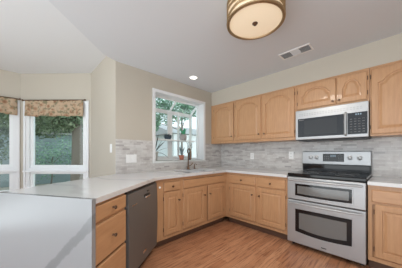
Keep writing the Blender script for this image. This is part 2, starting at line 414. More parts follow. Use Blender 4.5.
# sink bowls
sk = thing('kitchen_sink', 'undermount stainless double bowl sink below the garden window', 'sink', (-1.07, -.35, .60))
for a, b_ in SB:
    s = MB(); s.M = Matrix.Translation((1.07, .35, -.60)); lo, hi = .66, CB - .0005
    o1 = rrect(a - .004, b_ + .004, SY[0] - .004, SY[1] + .004, .05); o2 = rrect(a + .02, b_ - .02, SY[0] + .02, SY[1] - .02, .05)
    v0 = [s.V((x, y, hi)) for x, y in o1]; v1 = [s.V((x, y, lo)) for x, y in o2]; n = len(v0)
    for i in range(n): s.bm.faces.new((v0[i], v0[(i+1) % n], v1[(i+1) % n], v1[i]))
    s.bm.faces.new(v1)
    s.build('bowl', steel_dk, sk, smooth=True)
    d = MB(); d.M = Matrix.Translation((1.07, .35, -.60)); d.lathe([(.04, lo + .001), (.045, lo + .004), (.03, lo + .006)], ((a + b_) / 2, -.35, 0)); d.build('drain', chrome, sk, smooth=True)

# ---------------------------------------------------------------- cabinets
def knob(parent, x, z, y=-.02, r=.0135):
    m = MB(); m.lathe([(.008, 0), (.006, -.004), (.005, -.014), (r * .8, -.017), (r, -.022), (r * .8, -.028), (.002, -.030)], (x, y, z), 'y', 14)
    return m.build('knob', bronze, parent, smooth=True)
def hinge(parent, x, z, y=-.012):
    m = MB(); m.tube([(x, y, z - .022), (x, y, z + .022)], .0045, 8); return m.build('hinge', bronze, parent, smooth=True)
def panel_mesh(w_, h_, arch=0., flat=False, fr=.052, th=.02):
    m = MB()
    K = 14
    def outer(ins, y):
        pts = [(ins, ins), (w_ - ins, ins)] + [(w_ - ins - (w_ - 2*ins) * i / K, h_ - ins) for i in range(K + 1)]
        return [m.V((x, y, z)) for x, z in pts]
    def inner(ins, y):
        x0, x1 = fr + ins, w_ - fr - ins; zb = fr + ins; c = (x0 + x1) / 2; hw = (x1 - x0) / 2
        def zt(x):
            t = abs((x - c) / hw); base = h_ - fr - arch - ins
            if not arch: return h_ - fr - ins
            s = .86
            return base + (arch * (math.sqrt(max(0, 1 - (t / s) ** 2)) if t < s else 0))
        pts = [(x0, zb), (x1, zb)] + [(x1 - (x1 - x0) * i / K, zt(x1 - (x1 - x0) * i / K)) for i in range(K + 1)]
        return [m.V((x, y, z)) for x, z in pts]
    loops = [outer(0, 0), outer(0, -th + .005), outer(.006, -th)]
    if not flat: loops += [inner(0, -th), inner(.004, -th + .011), inner(.013, -th + .012), inner(.034, -th + .002)]
    for A_, B_ in zip(loops, loops[1:]):
        n = len(A_)
        for i in range(n): m.bm.faces.new((A_[i], A_[(i+1) % n], B_[(i+1) % n], B_[i]))
    m.bm.faces.new(loops[-1]); m.bm.faces.new(loops[0][::-1])
    return m
def door(parent, x0, x1, z0, z1, kn, hg, arch=0., y=0.):
    o = panel_mesh(x1 - x0, z1 - z0, arch).build('door', oak, parent); o.location = (x0, y, z0); w_ = x1 - x0; h_ = z1 - z0
    if kn: knob(o, kn[0] - x0, kn[1] - z0)
    if hg is not None:
        for zz in (.075, h_ - .075): hinge(o, -.004 if hg == 'L' else w_ + .004, zz)
    return o
def drawer(parent, x0, x1, z0, z1, kn=True, y=0., name='drawer'):
    o = panel_mesh(x1 - x0, z1 - z0, flat=True).build(name, oak_h, parent); o.location = (x0, y, z0)
    if kn: knob(o, (x1 - x0) / 2, (z1 - z0) / 2)
    return o
def base_body(root, x0, x1, depth=.58, kick=True, z1=CB - .003):
    # the box sits behind the face frame (front plane y=0)
    MB().box(x0 + .001, x1 - .001, .020, depth, .10, z1).build('carcass', oak, root)
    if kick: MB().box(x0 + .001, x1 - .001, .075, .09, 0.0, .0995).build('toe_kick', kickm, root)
def face_frame(root, x0, x1, z0, z1, stiles, rails):
    m = MB()
    for a, b_ in stiles: m.box(a, b_, 0, .0195, z0, z1)
    edges = sorted(stiles)
    for (a, b_), (c, d) in zip(edges, edges[1:]):
        for r0, r1 in rails: m.box(b_, c, 0, .0195, r0, r1)
    return m.build('face_frame', oak, root)
def molding(root, x0, x1):
    MB().box(x0, x1, -.006, -.0005, .1, .125, .002).build('base_rail', oak_h, root)

ZTOP = CB - .003
def base_cab(label, loc, rz, w_, stiles, drawers, doors, name='base_cabinet', group=None, body=None):
    root = thing(name, label, 'cabinet', loc, rz, group)
    b0, b1 = body or (0, w_)
    base_body(root, b0, b1)
    face_frame(root, 0, w_, .10, ZTOP, stiles, [(.10, .14), (.655, .69), (.80, ZTOP)])
    for d in drawers: drawer(root, *d)
    for d in doors: door(root, *d)
    return root
# stove wall frame: local x = -world y, front plane world x=-.60
RZ = -PI / 2
def SW(y): return (-.600, y, 0)
o = base_cab('light oak base cabinet with two drawers between the room corner and the range', SW(-.600), RZ, 1.008,
    [(0, .085), (.545, .585), (.975, 1.008)],
    [(.085, .545, .678, .800), (.583, .980, .678, .800)],
    [(.085, .545, .150, .660, (.505, .545), 'L'), (.583, .980, .150, .660, (.620, .545), 'R')])
o = base_cab('light oak base cabinet standing to the right of the range', SW(-2.378), RZ, .64,
    [(0, .03), (.61, .64)],
    [], [(.05, .60, .150, .660, (.56, .60), 'L')])
drawer(o, .028, .612, .682, .800, False, name='drawer')
# sink run: local x = world x, front plane y=-.60
XS0 = -1.935
o = base_cab('narrow light oak base cabinet with one drawer beside the dishwasher', (XS0, -.600, 0), 0, .375,
    [(0, .11), (.345, .375)],
    [(.105, .350, .690, .795)],
    [(.105, .350, .150, .675, (.325, .560), 'L')])
btn = MB().lathe([(.014, 0), (.014, -.003), (.008, -.005)], (.055, -.0005, .745), 'y', 14).build('round_button', outletm, o, smooth=True)
btn['label'] = 'small pale round button'
# sink base, shallower body so the bowls hang free
root = thing('sink_cabinet', 'wide light oak sink cabinet with two doors under the garden window', 'cabinet', (XS0 + .377, -.600, 0), 0)
ws = .958
MB().box(.001, ws - .001, .020, .58, .10, .655).build('carcass', oak, root)
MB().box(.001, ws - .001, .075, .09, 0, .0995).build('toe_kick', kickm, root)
face_frame(root, 0, ws, .10, ZTOP, [(0, .035), (.455, .49), (.855, ws)], [(.10, .14), (.655, .69), (.80, ZTOP)])
drawer(root, .030, .880, .690, .795, False, name='false_drawer_front')
door(root, .030, .445, .150, .675, (.415, .548), 'L'); door(root, .505, .875, .150, .675, (.535, .548), 'R')
# peninsula frame: local x along U starting at waterfall panel inner face
def pen(t): v = J - U * t; return (v.x, v.y, 0)
o = thing('drawer_cabinet', 'light oak drawer cabinet at the end of the peninsula', 'cabinet', pen(PL - .032), ANG)
wd = .372
MB().prism([[(.012, .020), (wd - .001, .020), (wd - .001, .62), (.085, .62)]], .10, CB - .003).build('carcass', oak, o)
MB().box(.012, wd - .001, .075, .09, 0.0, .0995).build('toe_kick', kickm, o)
face_frame(o, 0, wd, .10, ZTOP, [(.006, .014), (wd - .012, wd)], [(.10, .12), (.40, .42), (.70, .715), (.815, ZTOP)])
for z0, z1 in ((.722, .822), (.452, .700), (.135, .432)):
    drawer(o, .008, wd - .008, z0, z1)
# small wedge filler where the two runs meet is closed by the dishwasher side

# dishwasher
dw = thing('dishwasher', 'grey stainless dishwasher set in the peninsula beside the drawer cabinet', 'dishwasher', pen(PL - .032 - wd - .004), ANG)
DWW = .648
MB().box(.012, DWW - .006, .012, .56, .10, .838).build('tub', dkplastic, dw)
m = MB(); N = 16; prof = []
for i in range(N + 1):
    z = .105 + (.815 - .105) * i / N; t = (z - .105) / .71
    prof.append((z, -.022 - .012 * math.sin(PI * min(1, t * 1.0)) ** .7))
vs = [[m.V((x, y, z)) for z, y in prof] + [m.V((x, .010, .815)), m.V((x, .010, .105))] for x in (.010, .018, DWW - .014, DWW - .006)]
for a, b_ in zip(vs, vs[1:]):
    n = len(a)
    for i in range(n): m.bm.faces.new((a[i], b_[i], b_[(i+1) % n], a[(i+1) % n]))
m.bm.faces.new(vs[0]); m.bm.faces.new(vs[-1][::-1])
dd = m.build('door', steel_dk, dw, smooth=True)
def dwx(tp): return PL - .032 - wd - .004 - tp
MB().box(.30, .43, -.031, -.024, .728, .752, .004).build('pocket_handle', dkplastic, dd)
MB().box(.315, .425, -.040, -.031, .716, .731, .003).build('grip', chrome, dd)
MB().box(.37, .41, -.034, -.027, .772, .780, .001).build('vent', dkplastic, dd)
MB().box(.06, .15, -.0325, -.029, .703, .712, .001).build('badge', chrome, dd)
MB().box(.27, .34, -.0335, -.029, .195, .215, .001).build('badge', chrome, dd)
MB().box(.012, DWW - .006, -.012, .01, .8165, .8425, .002).build('control_strip', dkplastic, dw)
MB().box(.012, DWW - .006, .05, .065, 0, .098).build('toe_panel', dkplastic, dw)

# ---------------------------------------------------------------- range
rg = thing('range', 'stainless double oven range with black glass cooktop below the microwave', 'stove', (0, YR0 - .002, 0), RZ)   # local x 0..w along, local y = world x
RW = .758; F = -.618        # local front plane of body; doors in front of it
MB().box(.002, RW - .002, F + .03, -.03, .03, .868, .003).build('body', dkplastic, rg)
for lx in (.04, RW - .04):
    for ly in (F + .08, -.08): MB().lathe([(.018, 0), (.018, .029)], (lx, ly, 0)).build('foot', dkplastic, rg)
m = MB(); m.box(0, RW, F - .010, -.062, .870, .908, .008); m.build('cooktop', blackg, rg)
ctp = [c for c in rg.children if c.name.startswith('cooktop')][0]
for bx, by, r in ((.20, -.47, .105), (.56, -.47, .085), (.20, -.21, .075), (.56, -.21, .105), (.38, -.17, .05)):
    m = MB(); m.tube([(bx + r * math.cos(a), by + r * math.sin(a), .9085) for a in [2*PI*i/32 for i in range(32)]], .0012, 6, closed=True)
    m.build('burner_ring', mat('burner_grey', (.18, .18, .18), .4) if bx == .20 and by == -.47 else bpy.data.materials['burner_grey'], ctp)
def oven_door(name, z0, z1, wz0, wz1, bow, hz):
    # slab with a framed window, outer face at y = F-.03
    m = MB(); y0 = F - .032; x0, x1 = .004, RW - .004
    m.box(x0, x1, y0, F + .028, z0, z1, .008)
    o = m.build(name, steel, rg, smooth=False)
    wx0, wx1 = .098, RW - .110; K = 14
    def frame_loop(ins, y):
        pts = []
        for i in range(K + 1):
            t = i / K; x = wx0 + ins + (wx1 - wx0 - 2*ins) * t; pts.append((x, wz0 + ins - bow * math.sin(PI * t)))
        for i in range(K + 1):
            t = i / K; x = wx1 - ins - (wx1 - wx0 - 2*ins) * t; pts.append((x, wz1 - ins + bow * .0 * math.sin(PI * t)))
        return pts, y
    m = MB(); L = [[m.V((x, y, z)) for x, z in pts] for pts, y in (frame_loop(-.012, y0 + .002), frame_loop(-.010, y0 - .004), frame_loop(0, y0 - .004), frame_loop(.002, y0 - .001))]
    for a, b_ in zip(L, L[1:]):
        n = len(a)
        for i in range(n): m.bm.faces.new((a[i], a[(i+1) % n], b_[(i+1) % n], b_[i]))
    m.build('window_trim', steel, o)
    m = MB(); pts, y = frame_loop(.001, y0 - .0015); m.bm.faces.new([m.V((x, y, z)) for x, z in pts])
    pts, y = frame_loop(.001, y0 + .001); m.bm.faces.new([m.V((x, y, z)) for x, z in pts[::-1]])
    m.build('window_surround', blackg, o, recalc=False)
    m = MB(); g = .045 if wz1 - wz0 > .2 else .026
    pts, y = frame_loop(g, y0 - .003); m.bm.faces.new([m.V((x, y, z)) for x, z in pts]); pts, y = frame_loop(g, y0 - .0017); m.bm.faces.new([m.V((x, y, z)) for x, z in pts[::-1]])
    m.build('window_glass', ovenglass, o, recalc=False)
    # handle: a shallow bowed bar with end posts
    pts = [(.03 + (RW - .06) * i / 14, y0 - .030 - .018 * math.sin(PI * i / 14), hz) for i in range(15)]
    h = MB().tube(pts, .0105, 10).build('handle', steel, o, smooth=True)
    for hx in (.035, RW - .035): MB().tube([(hx, y0 + .0005, hz), (hx, y0 - .030, hz)], .009, 8).build('handle_post', steel, o, smooth=True)
    return o
oven_door('upper_oven_door', .590, .862, .640, .786, .006, .828)
lo = oven_door('lower_oven_door', .055, .580, .200, .478, .022, .548)
MB().box(.375, .425, F - .0345, F - .032, .088, .098, .001).build('badge', dkplastic, lo)
# backguard
bgp = MB(); prof = [(-.012, .908), (-.060, .908), (-.066, .985), (-.066, 1.0), (-.058, 1.172), (-.050, 1.182), (-.012, 1.182)]
bgp = MB(); prof = [(-.012, .9085), (-.058, .9085), (-.058, 1.172), (-.050, 1.182), (-.012, 1.182)]
a = [bgp.V((0.0, y, z)) for y, z in prof]; b_ = [bgp.V((RW, y, z)) for y, z in prof]; n = len(prof)
for i in range(n): bgp.bm.faces.new((a[i], a[(i+1) % n], b_[(i+1) % n], b_[i]))
bgp.bm.faces.new(a); bgp.bm.faces.new(b_[::-1])
bgo = bgp.build('backguard', dkplastic, rg)
MB().box(0.001, RW - .001, -.072, -.0585, 1.005, 1.180, .005).build('control_panel', steel, bgo)
cp = [c for c in bgo.children][0]
MB().box(.012, RW - .012, -.064, -.0585, .915, .998, .002).build('black_glass_band', blackg, bgo)
for kx in (.115, .190, .560, .655):
    m = MB(); m.lathe([(.030, -.0722), (.030, -.076), (.022, -.078), (.020, -.098), (.016, -.101)], (kx, 0, 1.098), 'y', 20); m.build('knob', steel, bgo, smooth=True)
MB().box(.262, .498, -.0745, -.0722, 1.045, 1.150, .001).build('display_panel', blackg, bgo)
dp = [c for c in bgo.children if c.name.startswith('display_panel')][0]
dm = MB()                                     # clock digits (seven-segment bars) and key legends
def seg(m, x, z, w_, h_): m.box(x, x + w_, -.0752, -.0746, z, z + h_)
for ix, dgt in enumerate(('on', 'on', 'on')):
    X = .352 + ix * .022
    for q in ((0, .0, .012, .003), (0, .012, .012, .003), (0, .024, .012, .003), (-.001, 0, .003, .027), (.010, 0, .003, .027)): seg(dm, X + q[0], 1.108 + q[1], q[2], q[3])
dm.build('clock_digits', display, dp)
km = MB()
for r_ in range(4):
    for c_ in range(3): seg(km, .435 + c_ * .018, 1.062 + r_ * .020, .009, .006)
for r_ in range(3):
    for c_ in range(3): seg(km, .275 + c_ * .022, 1.062 + r_ * .024, .013, .005)
km.build('key_legends', mat('pale_grey_print', (.16, .16, .16), .5), dp)

# ---------------------------------------------------------------- upper cabinets
def upper(label, y, w_, z0, z1, stiles, doors):
    root = thing('wall_cabinet', label, 'cabinet', (-UD, y, 0), RZ)
    MB().box(.001, w_ - .001, .020, UD - .012, z0 + .001, z1 - .001).build('carcass', oak, root)
    face_frame(root, 0, w_, z0, z1, stiles, [(z0, z0 + .045), (z1 - .045, z1)])
    for d in doors: door(root, *d)
    MB().box(0, w_, -.008, -.0005, z1 - .014, z1 - .001, .002).build('top_moulding', oak_h, root)
    return root
UT_ = UT - .001
upper('narrow light oak wall cabinet with one door next to the garden window', -.012, .575, UB, UT_, [(0, .085), (.55, .575)],
      [(.080, .545, UB + .040, UT_ - .035, (.520, 1.462), 'L', .05)])
upper('light oak wall cabinet with two arched doors left of the microwave', -.589, 1.026, UB, UT_, [(0, .02), (.49, .535), (.996, 1.026)],
      [(.012, .500, UB + .040, UT_ - .035, (.474, 1.462), 'L', .085), (.526, 1.006, UB + .040, UT_ - .035, (.566, 1.462), 'R', .085)])
upper('low light oak wall cabinet with two arched doors above the microwave', -1.617, .755, 1.735, UT_, [(0, .03), (.44, .475), (.72, .755)],
      [(.022, .452, 1.755, UT_ - .035, (.424, 1.790), 'L', .085), (.463, .735, 1.755, UT_ - .035, (.487, 1.790), 'R', .085)])
root = [o for o in bpy.data.objects if o.get('label', '').startswith('low light oak')][0]
upper('light oak wall cabinet with a tall arched door right of the microwave', -2.375, .62, UB, UT_, [(0, .02), (.59, .62)],
      [(.012, .602, UB + .020, UT_ - .035, (.56, 1.44), 'L', .10)])

# ---------------------------------------------------------------- microwave
mw = thing('microwave', 'stainless over-the-range microwave hung under the low wall cabinet', 'microwave', (0, -1.617, 1.325), RZ)
MH = .405; MX = -.345
MB().box(.003, .752, MX, -.015, .004, MH, .003).build('housing', dkplastic, mw)
m = MB(); m.box(.003, .752, MX - .028, MX - .0005, .012, MH, .006); fr = m.build('front_frame', steel, mw)
yf = MX - .028
MB().box(.035, .535, yf - .004, yf - .0003, .048, .292, .0015).build('door_window', blackg, mw)
dwin = [c for c in mw.children if c.name.startswith('door_window')][0]
MB().box(.115, .470, yf - .0050, yf - .0042, .078, .262).build('mesh_screen', mat('perforated_screen', (.022, .022, .022), .12, spec=.4), dwin)
MB().box(.572, .742, yf - .004, yf - .0003, .048, .292, .0015).build('control_panel', blackg, mw)
cpn = [c for c in mw.children if c.name.startswith('control_panel')][0]
seg_m = MB(); 
for i in range(3): seg_m.box(.640 + i * .020, .652 + i * .020, yf - .0052, yf - .0043, .262, .278)
seg_m.build('clock_digits', display, cpn)
kk = MB()
for r_ in range(6):
    for c_ in range(4): kk.box(.592 + c_ * .036, .612 + c_ * .036, yf - .0050, yf - .0043, .072 + r_ * .029, .078 + r_ * .029)
kk.build('key_legends', bpy.data.materials['pale_grey_print'], cpn)
kk = MB(); kk.box(.050, .105, yf - .0050, yf - .0043, .268, .276); kk.build('badge', bpy.data.materials['pale_grey_print'], dwin)
m = MB(); m.tube([(.553, yf - .001, .30), (.553, yf - .030, .288), (.553, yf - .036, .17), (.553, yf - .030, .052), (.553, yf - .001, .04)], .0115, 10)
m.build('handle', steel, mw, smooth=True)
m = MB()
for i in range(22): m.box(.05 + i * .03, .068 + i * .03, yf - .0012, yf - .0003, .330, .334)
for i in range(22): m.box(.05 + i * .03, .068 + i * .03, yf - .0012, yf - .0003, .350, .354)
m.build('vent_grille', steel_dk, mw)
MB().box(.03, .72, MX + .02, -.05, -.004, .0035).build('bottom_filter', dkplastic, mw)

# ---------------------------------------------------------------- outlets and switches
def plate(label, loc, rz, w_, h_, kind, cat='outlet'):
    r = thing('wall_outlet' if kind == 'outlet' else 'light_switch', label, cat, loc, rz)
    MB().box(-w_/2, w_/2, -.006, -.0003, -h_/2, h_/2, .002).build('cover_plate', outletm, r)
    if kind == 'outlet':
        for z in (-.021, .021):
            f = MB().lathe([(.0165, -.0061), (.0165, -.0085), (.015, -.009)], (0, 0, z), 'y', 18).build('socket', outletm, r)
            s_ = MB(); s_.box(-.008, -.005, -.0096, -.0091, z - .005, z + .007); s_.box(.005, .008, -.0096, -.0091, z - .005, z + .007); s_.build('slot', dkplastic, f)
    else:
        k_ = max(1, round((w_ - .02) / .046))
        for i in range(k_):
            x = (i - (k_ - 1) / 2) * .046
            MB().box(x - .0165, x + .0165, -.0085, -.0062, -.033, .033, .001).build('rocker', outletm, r)
    return r
plate('wide white switch plate on the mosaic left of the garden window', (-1.968, -.0102, 1.082), 0, .150, .115, 'switch', 'switch')
plate('white outlet on the mosaic below the two-door wall cabinet', (-.0102, -.745, 1.105), RZ, .072, .118, 'outlet')
plate('white outlet on the mosaic beside the range backguard', (-.0102, -1.433, 1.125), RZ, .072, .118, 'outlet')
plate('white toggle switch on the beige nook side wall', (XW - .0005, .165, 1.225), RZ, .072, .118, 'switch', 'switch')

# ---------------------------------------------------------------- ceiling things
cl = thing('ceiling_light', 'round drum ceiling light with wavy gold wire shade', 'ceiling light', (-1.725, -1.775, ZC))
RR = .225; zb, zt = -.165, -.012
MB().lathe([(.07, -.0005), (.07, -.012), (.10, -.0125), (.10, -.018)], (0, 0, 0)).build('canopy', brass, cl, smooth=True)
shade_m = mat('cream_shade_fabric', (.80, .68, .52), .8, emit=(1, .74, .45), estr=.18)
diff_m = mat('frosted_diffuser', (.78, .68, .52), .5, emit=(1, .80, .56), estr=.20)
m = MB(); n = 48
for r_ in (RR - .016, RR - .013):
    a = [m.V((r_ * math.cos(2*PI*i/n), r_ * math.sin(2*PI*i/n), zb + .006)) for i in range(n)]; b_ = [m.V((r_ * math.cos(2*PI*i/n), r_ * math.sin(2*PI*i/n), zt)) for i in range(n)]
    for i in range(n): m.bm.faces.new((a[i], a[(i+1) % n], b_[(i+1) % n], b_[i]))
m.build('drum_shade', shade_m, cl, smooth=True, recalc=False)
m = MB(); m.lathe([(RR - .020, zb + .012), (RR - .020, zb + .004), (RR * .6, zb - .004), (.02, zb - .006)], (0, 0, 0), n=48); m.build('diffuser', diff_m, cl, smooth=True)
for zz, th in ((zb, .007), (zt, .005)):
    m = MB(); m.tube([((RR - .004) * math.cos(2*PI*i/48), (RR - .004) * math.sin(2*PI*i/48), zz) for i in range(48)], th, 8, closed=True); m.build('rim', brass, cl, smooth=True)
m = MB(); m.tube([((RR - .017) * math.cos(2*PI*i/48), (RR - .017) * math.sin(2*PI*i/48), zb - .002) for i in range(48)], .006, 8, closed=True); m.build('rim', brass, cl, smooth=True)
for k in range(9):
    ph = rnd.random() * 6; f1 = rnd.choice((2, 3)); am = .014 + rnd.random() * .016; zc = zb + .018 + (zt - zb - .036) * k / 8
    m = MB(); pts = []
    for i in range(72):
        a = 2*PI*i/72; z = zc + am * math.sin(f1 * a + ph); z = max(zb + .008, min(zt - .006, z))
        pts.append(((RR - .003) * math.cos(a), (RR - .003) * math.sin(a), z))
    m.tube(pts, .0035, 6, closed=True); m.build('wire_band', brass, cl, smooth=True)
m = MB(); m.lathe([(.022, zb - .0065), (.022, zb - .010), (.012, zb - .016), (.012, zb - .022), (.003, zb - .026)], (0, 0, 0)); m.build('finial', bronze, cl, smooth=True)

dk = bpy.data.lights.new('drum_lamp', 'AREA'); dk.shape = 'DISK'; dk.size = .38; dk.energy = 8; dk.color = (1, .92, .82)
dko = bpy.data.objects.new('drum_lamp', dk); C.objects.link(dko); dko.location = (-1.725, -1.775, ZC - .20)
dlh = thing('recessed_downlight', 'small round lit recessed downlight in the ceiling near the sink', 'ceiling light', (-1.085, -.325, ZC))
m = MB(); m.tube([(.062 * math.cos(2*PI*i/32), .062 * math.sin(2*PI*i/32), -.004) for i in range(32)], .008, 8, closed=True); m.build('trim_ring', outletm, dlh, smooth=True)
MB().lathe([(.056, -.0005), (.056, -.005), (.03, -.007)], (0, 0, 0)).build('lens', mat('lit_lens', (.9, .9, .88), .5, emit=(1, .94, .85), estr=2.2), dlh)
sl = bpy.data.lights.new('downlight_lamp', 'SPOT'); sl.energy = 3; sl.color = (1, .90, .76); sl.spot_size = R(120); sl.spot_blend = .8; sl.shadow_soft_size = .05
slo = bpy.data.objects.new('downlight_lamp', sl); C.objects.link(slo); slo.location = (-1.085, -.325, ZC - .02)

for x, y, lb in ((-3.55, -1.75, 'added unseen fill downlight in the ceiling left of the camera'), (-1.2, -3.3, 'added unseen fill downlight in the ceiling in front of the right counter'), (-3.0, -3.4, 'added unseen fill downlight in the ceiling behind the camera')):  # unseen downlights added to brighten floor, counters and base cabinets
    d2 = dlh.copy(); C.objects.link(d2); d2.location = (x, y, ZC); d2['label'] = lb
    for ch in list(dlh.children):
        c2 = ch.copy(); C.objects.link(c2); c2.parent = d2
    s2 = bpy.data.objects.new('downlight_lamp', sl.copy()); s2.data.energy = 6; s2.data.color = (1, .95, .90); s2.data.spot_size = R(150); C.objects.link(s2); s2.location = (x, y, ZC - .02)  # fill spot of the added downlight
vt = thing('ceiling_vent', 'slatted white and grey air vent set in the kitchen ceiling', 'vent', (-.705, -1.735, ZC))
m = MB(); hw, hl = .085, .175
m.box(-hw, -hw + .018, -hl, hl, -.007, -.0005); m.box(hw - .018, hw, -hl, hl, -.007, -.0005); m.box(-hw + .018, hw - .018, -hl, -hl + .018, -.007, -.0005); m.box(-hw + .018, hw - .018, hl - .018, hl, -.007, -.0005)
m.build('vent_frame', outletm, vt)
MB().box(-hw + .018, hw - .018, -hl + .018, hl - .018, -.0022, -.0006).build('duct_backing', mat('dark_duct', (.22, .22, .22), .8), vt)
grey_slat = mat('grey_slat', (.6, .6, .6), .5)
m = MB()
for i in range(3):
    y0 = -hl + .020 + i * .103
    for j in range(8):
        x = -hw + .024 + j * .0165 - .0
        m.M = Matrix.Translation((x + .004, 0, -.006)) @ Matrix.Rotation(R(-38 if i != 1 else 38), 4, 'Y')
        m.box(-.006, .006, y0, y0 + .098, -.0006, .0006)
m.M = Matrix(); m.build('slats', grey_slat, vt)

# ---------------------------------------------------------------- valances
def valance(label, loc, rz, L, group='floral valances', rod=(0, 0)):
    r = thing('window_valance', label, 'valance', loc, rz, None)
    m = MB(); NX, NZ = 90, 8; H = .285
    g = [[None] * (NZ + 1) for _ in range(NX + 1)]
    for i in range(NX + 1):
        x = L * i / NX
        for j in range(NZ + 1):
            t = j / NZ; dpt = .006 + .010 * t
            y = -.045 - dpt * math.sin(x * 46 + 1.5 * math.sin(x * 9)) - .012 * t
            g[i][j] = m.V((x, y, -t * H + .02 + (.006 * math.sin(x * 23) if j == NZ else 0)))
    for i in range(NX):
        for j in range(NZ): m.bm.faces.new((g[i][j], g[i+1][j], g[i+1][j+1], g[i][j+1]))
    o = m.build('fabric', floralm, r, smooth=True)
    sm = o.modifiers.new('s', 'SOLIDIFY'); sm.thickness = .003
    MB().tube([(-rod[0], -.045, .018), (L + rod[1], -.045, .018)], .008, 10).build('rod', bronze, r, smooth=True)
    for x, s_ in ((-rod[0], -1), (L + rod[1], 1)):
        MB().lathe([(.003, -.018), (.014, -.008), (.018, 0), (.014, .010), (.004, .018)], (x + s_ * .012, -.045, .018), 'x', 14).build('finial', bronze, r, smooth=True)
    return r
dn = (CW1 - CW0).normalized()
pt = CW0 + dn * .125
valance('floral tan fabric valance over the middle nook window', (pt.x, pt.y, 2.07), math.atan2(dn.y, dn.x), CL - .235, rod=(.03, .02))
valance('floral tan fabric valance over the left nook window, cut by the photo edge', (-4.46, 2.073, 2.09), 0, 1.35, rod=(.03, .015))

# ---------------------------------------------------------------- faucet
fc = thing('faucet', 'tall bronze gooseneck faucet behind the sink', 'faucet', (-1.00, -.095, CT))
MB().lathe([(.028, .0005), (.028, .008), (.020, .016), (.018, .05)], (0, 0, 0), n=20).build('base', bronze, fc, smooth=True)
pts = [(0, 0, .045), (0, 0, .15), (0, 0, .27)] + [(-.02 + .0 - 0.0 - .055 * (1 - math.cos(a)) * .55, -.075 * (1 - math.cos(a)), .27 + .085 * math.sin(a)) for a in [PI * i / 10 for i in range(1, 11)]]
MB().tube(pts, .0115, 12).build('gooseneck', bronze, fc, smooth=True)
e = Vector(pts[-1]); MB().tube([e, e + Vector((0, 0, -.05)), e + Vector((0, 0, -.09))], [.013, .016, .017], 12).build('spray_head', bronze, fc, smooth=True)
MB().tube([(.016, 0, .06), (.05, -.01, .07), (.085, -.02, .11)], [.008, .007, .006], 8).build('lever_handle', bronze, fc, smooth=True)
sd = thing('soap_dispenser', 'short bronze soap pump to the right of the faucet', 'soap dispenser', (-.86, -.10, CT))
MB().lathe([(.018, .0005), (.018, .01), (.010, .016), (.009, .07)], (0, 0, 0), n=16).build('pump_body', bronze, sd, smooth=True)
MB().tube([(0, 0, .065), (0, 0, .085), (-.01, -.04, .090), (-.012, -.07, .078)], .006, 8).build('spout', bronze, sd, smooth=True)

# ---------------------------------------------------------------- plants on the garden window
def blade(m, base, d, L, wd_, lift, droop, n=8):
    d = Vector((d[0], d[1], 0)).normalized(); sd = Vector((-d.y, d.x, 0)); prev = None
    for i in range(n + 1):
        t = i / n; p = Vector(base) + d * (L * t) + Vector((0, 0, lift * t - droop * t * t)); ww = wd_ * math.sin(PI * min(.98, .12 + .88 * t)) ** .7
        a, c, b_ = m.V(p - sd * ww), m.V(p + Vector((0, 0, -ww * .35))), m.V(p + sd * ww)
        if prev: m.bm.faces.new((prev[0], prev[1], c, a)); m.bm.faces.new((prev[1], prev[2], b_, c))
        prev = (a, c, b_)
def pot(root, r, h, matl):
    MB().lathe([(r * .68, 0), (r * .72, .004), (r * .95, h * .82), (r * 1.05, h * .83), (r * 1.07, h), (r * .93, h), (r * .9, h * .9)], (0, 0, 0), n=24).build('pot', matl, root, smooth=True)
    MB().lathe([(r * .6, h * .905), (r * .86, h * .92), (r * .3, h * .93)], (0, 0, 0), n=16).build('soil', soil, root, smooth=True)
SZ = WZ0 + .001
# strap-leaved branching plant, lower left
p1 = thing('potted_plant', 'dark strap-leaved plant in a tall pale pot at the left of the garden window sill', 'plant', (-1.47, .22, SZ))
pot(p1, .062, .15, whitepot)
m = MB(); rr = random.Random(3)
for dx, dy, L, li, dr in ((1, .1, .30, .06, .16), (1, -.4, .20, .24, .02), (-.6, .3, .10, .26, .03), (.2, -.6, .08, .30, .0), (1, .3, .27, .30, .10), (.7, -.1, .13, .21, .0), (-1, -.5, .09, .2, .1), (.9, -.3, .24, .14, .05)):
    blade(m, (0, 0, .13), (dx, dy), L, .014, li, dr)
o = m.build('leaves', leaf_d, p1, smooth=True, recalc=False)
# trailing green plant upper left
p2 = thing('potted_plant', 'green broad-leaved plant in a small pale pot at the left end of the window shelf', 'plant', (-1.50, .27, SHZ + .001))
pot(p2, .045, .075, whitepot)
m = MB()
for i in range(16):
    a = rr.random() * 2 * PI; blade(m, (0, 0, .07), (math.cos(a), math.sin(a)), .05 + rr.random() * .05, .016, .10 + rr.random() * .12, .05)
m.build('leaves', leaf_g, p2, smooth=True, recalc=False)
# dark rounded succulent
p3 = thing('potted_plant', 'low rounded blue-grey succulent in a dark glazed bowl on the window shelf', 'plant', (-1.18, .26, SHZ + .001))
pot(p3, .07, .05, bluepot)
m = MB()
for i in range(46):
    a = i * 2.4; r_ = .010 + .065 * math.sqrt(i / 46); blade(m, (r_ * .6 * math.cos(a), r_ * .6 * math.sin(a), .045), (math.cos(a), math.sin(a)), .02 + r_ * .45, .010, .075 - r_ * .6, .0, 4)
m.build('leaves', mat('slate_leaf', (.07, .10, .12), .5), p3, smooth=True, recalc=False)
# shelf pot with upright green
p4 = thing('potted_plant', 'bright green leafy plant in a round grey stone pot on the window shelf', 'plant', (-.83, .26, SHZ + .001))
MB().lathe([(.040, 0), (.062, .02), (.072, .06), (.066, .10), (.060, .115), (.052, .115), (.05, .10)], (0, 0, 0), n=24).build('pot', greypot, p4, smooth=True)
m = MB()
for i in range(30):
    a = PI * .55 + rr.random() * 1.5 * PI; blade(m, (0, 0, .10), (math.cos(a), math.sin(a)), .04 + rr.random() * .07, .017, .06 + rr.random() * .13, .05)
m.build('leaves', mat('fresh_green_leaf', (.10, .42, .24), .4), p4, smooth=True, recalc=False)
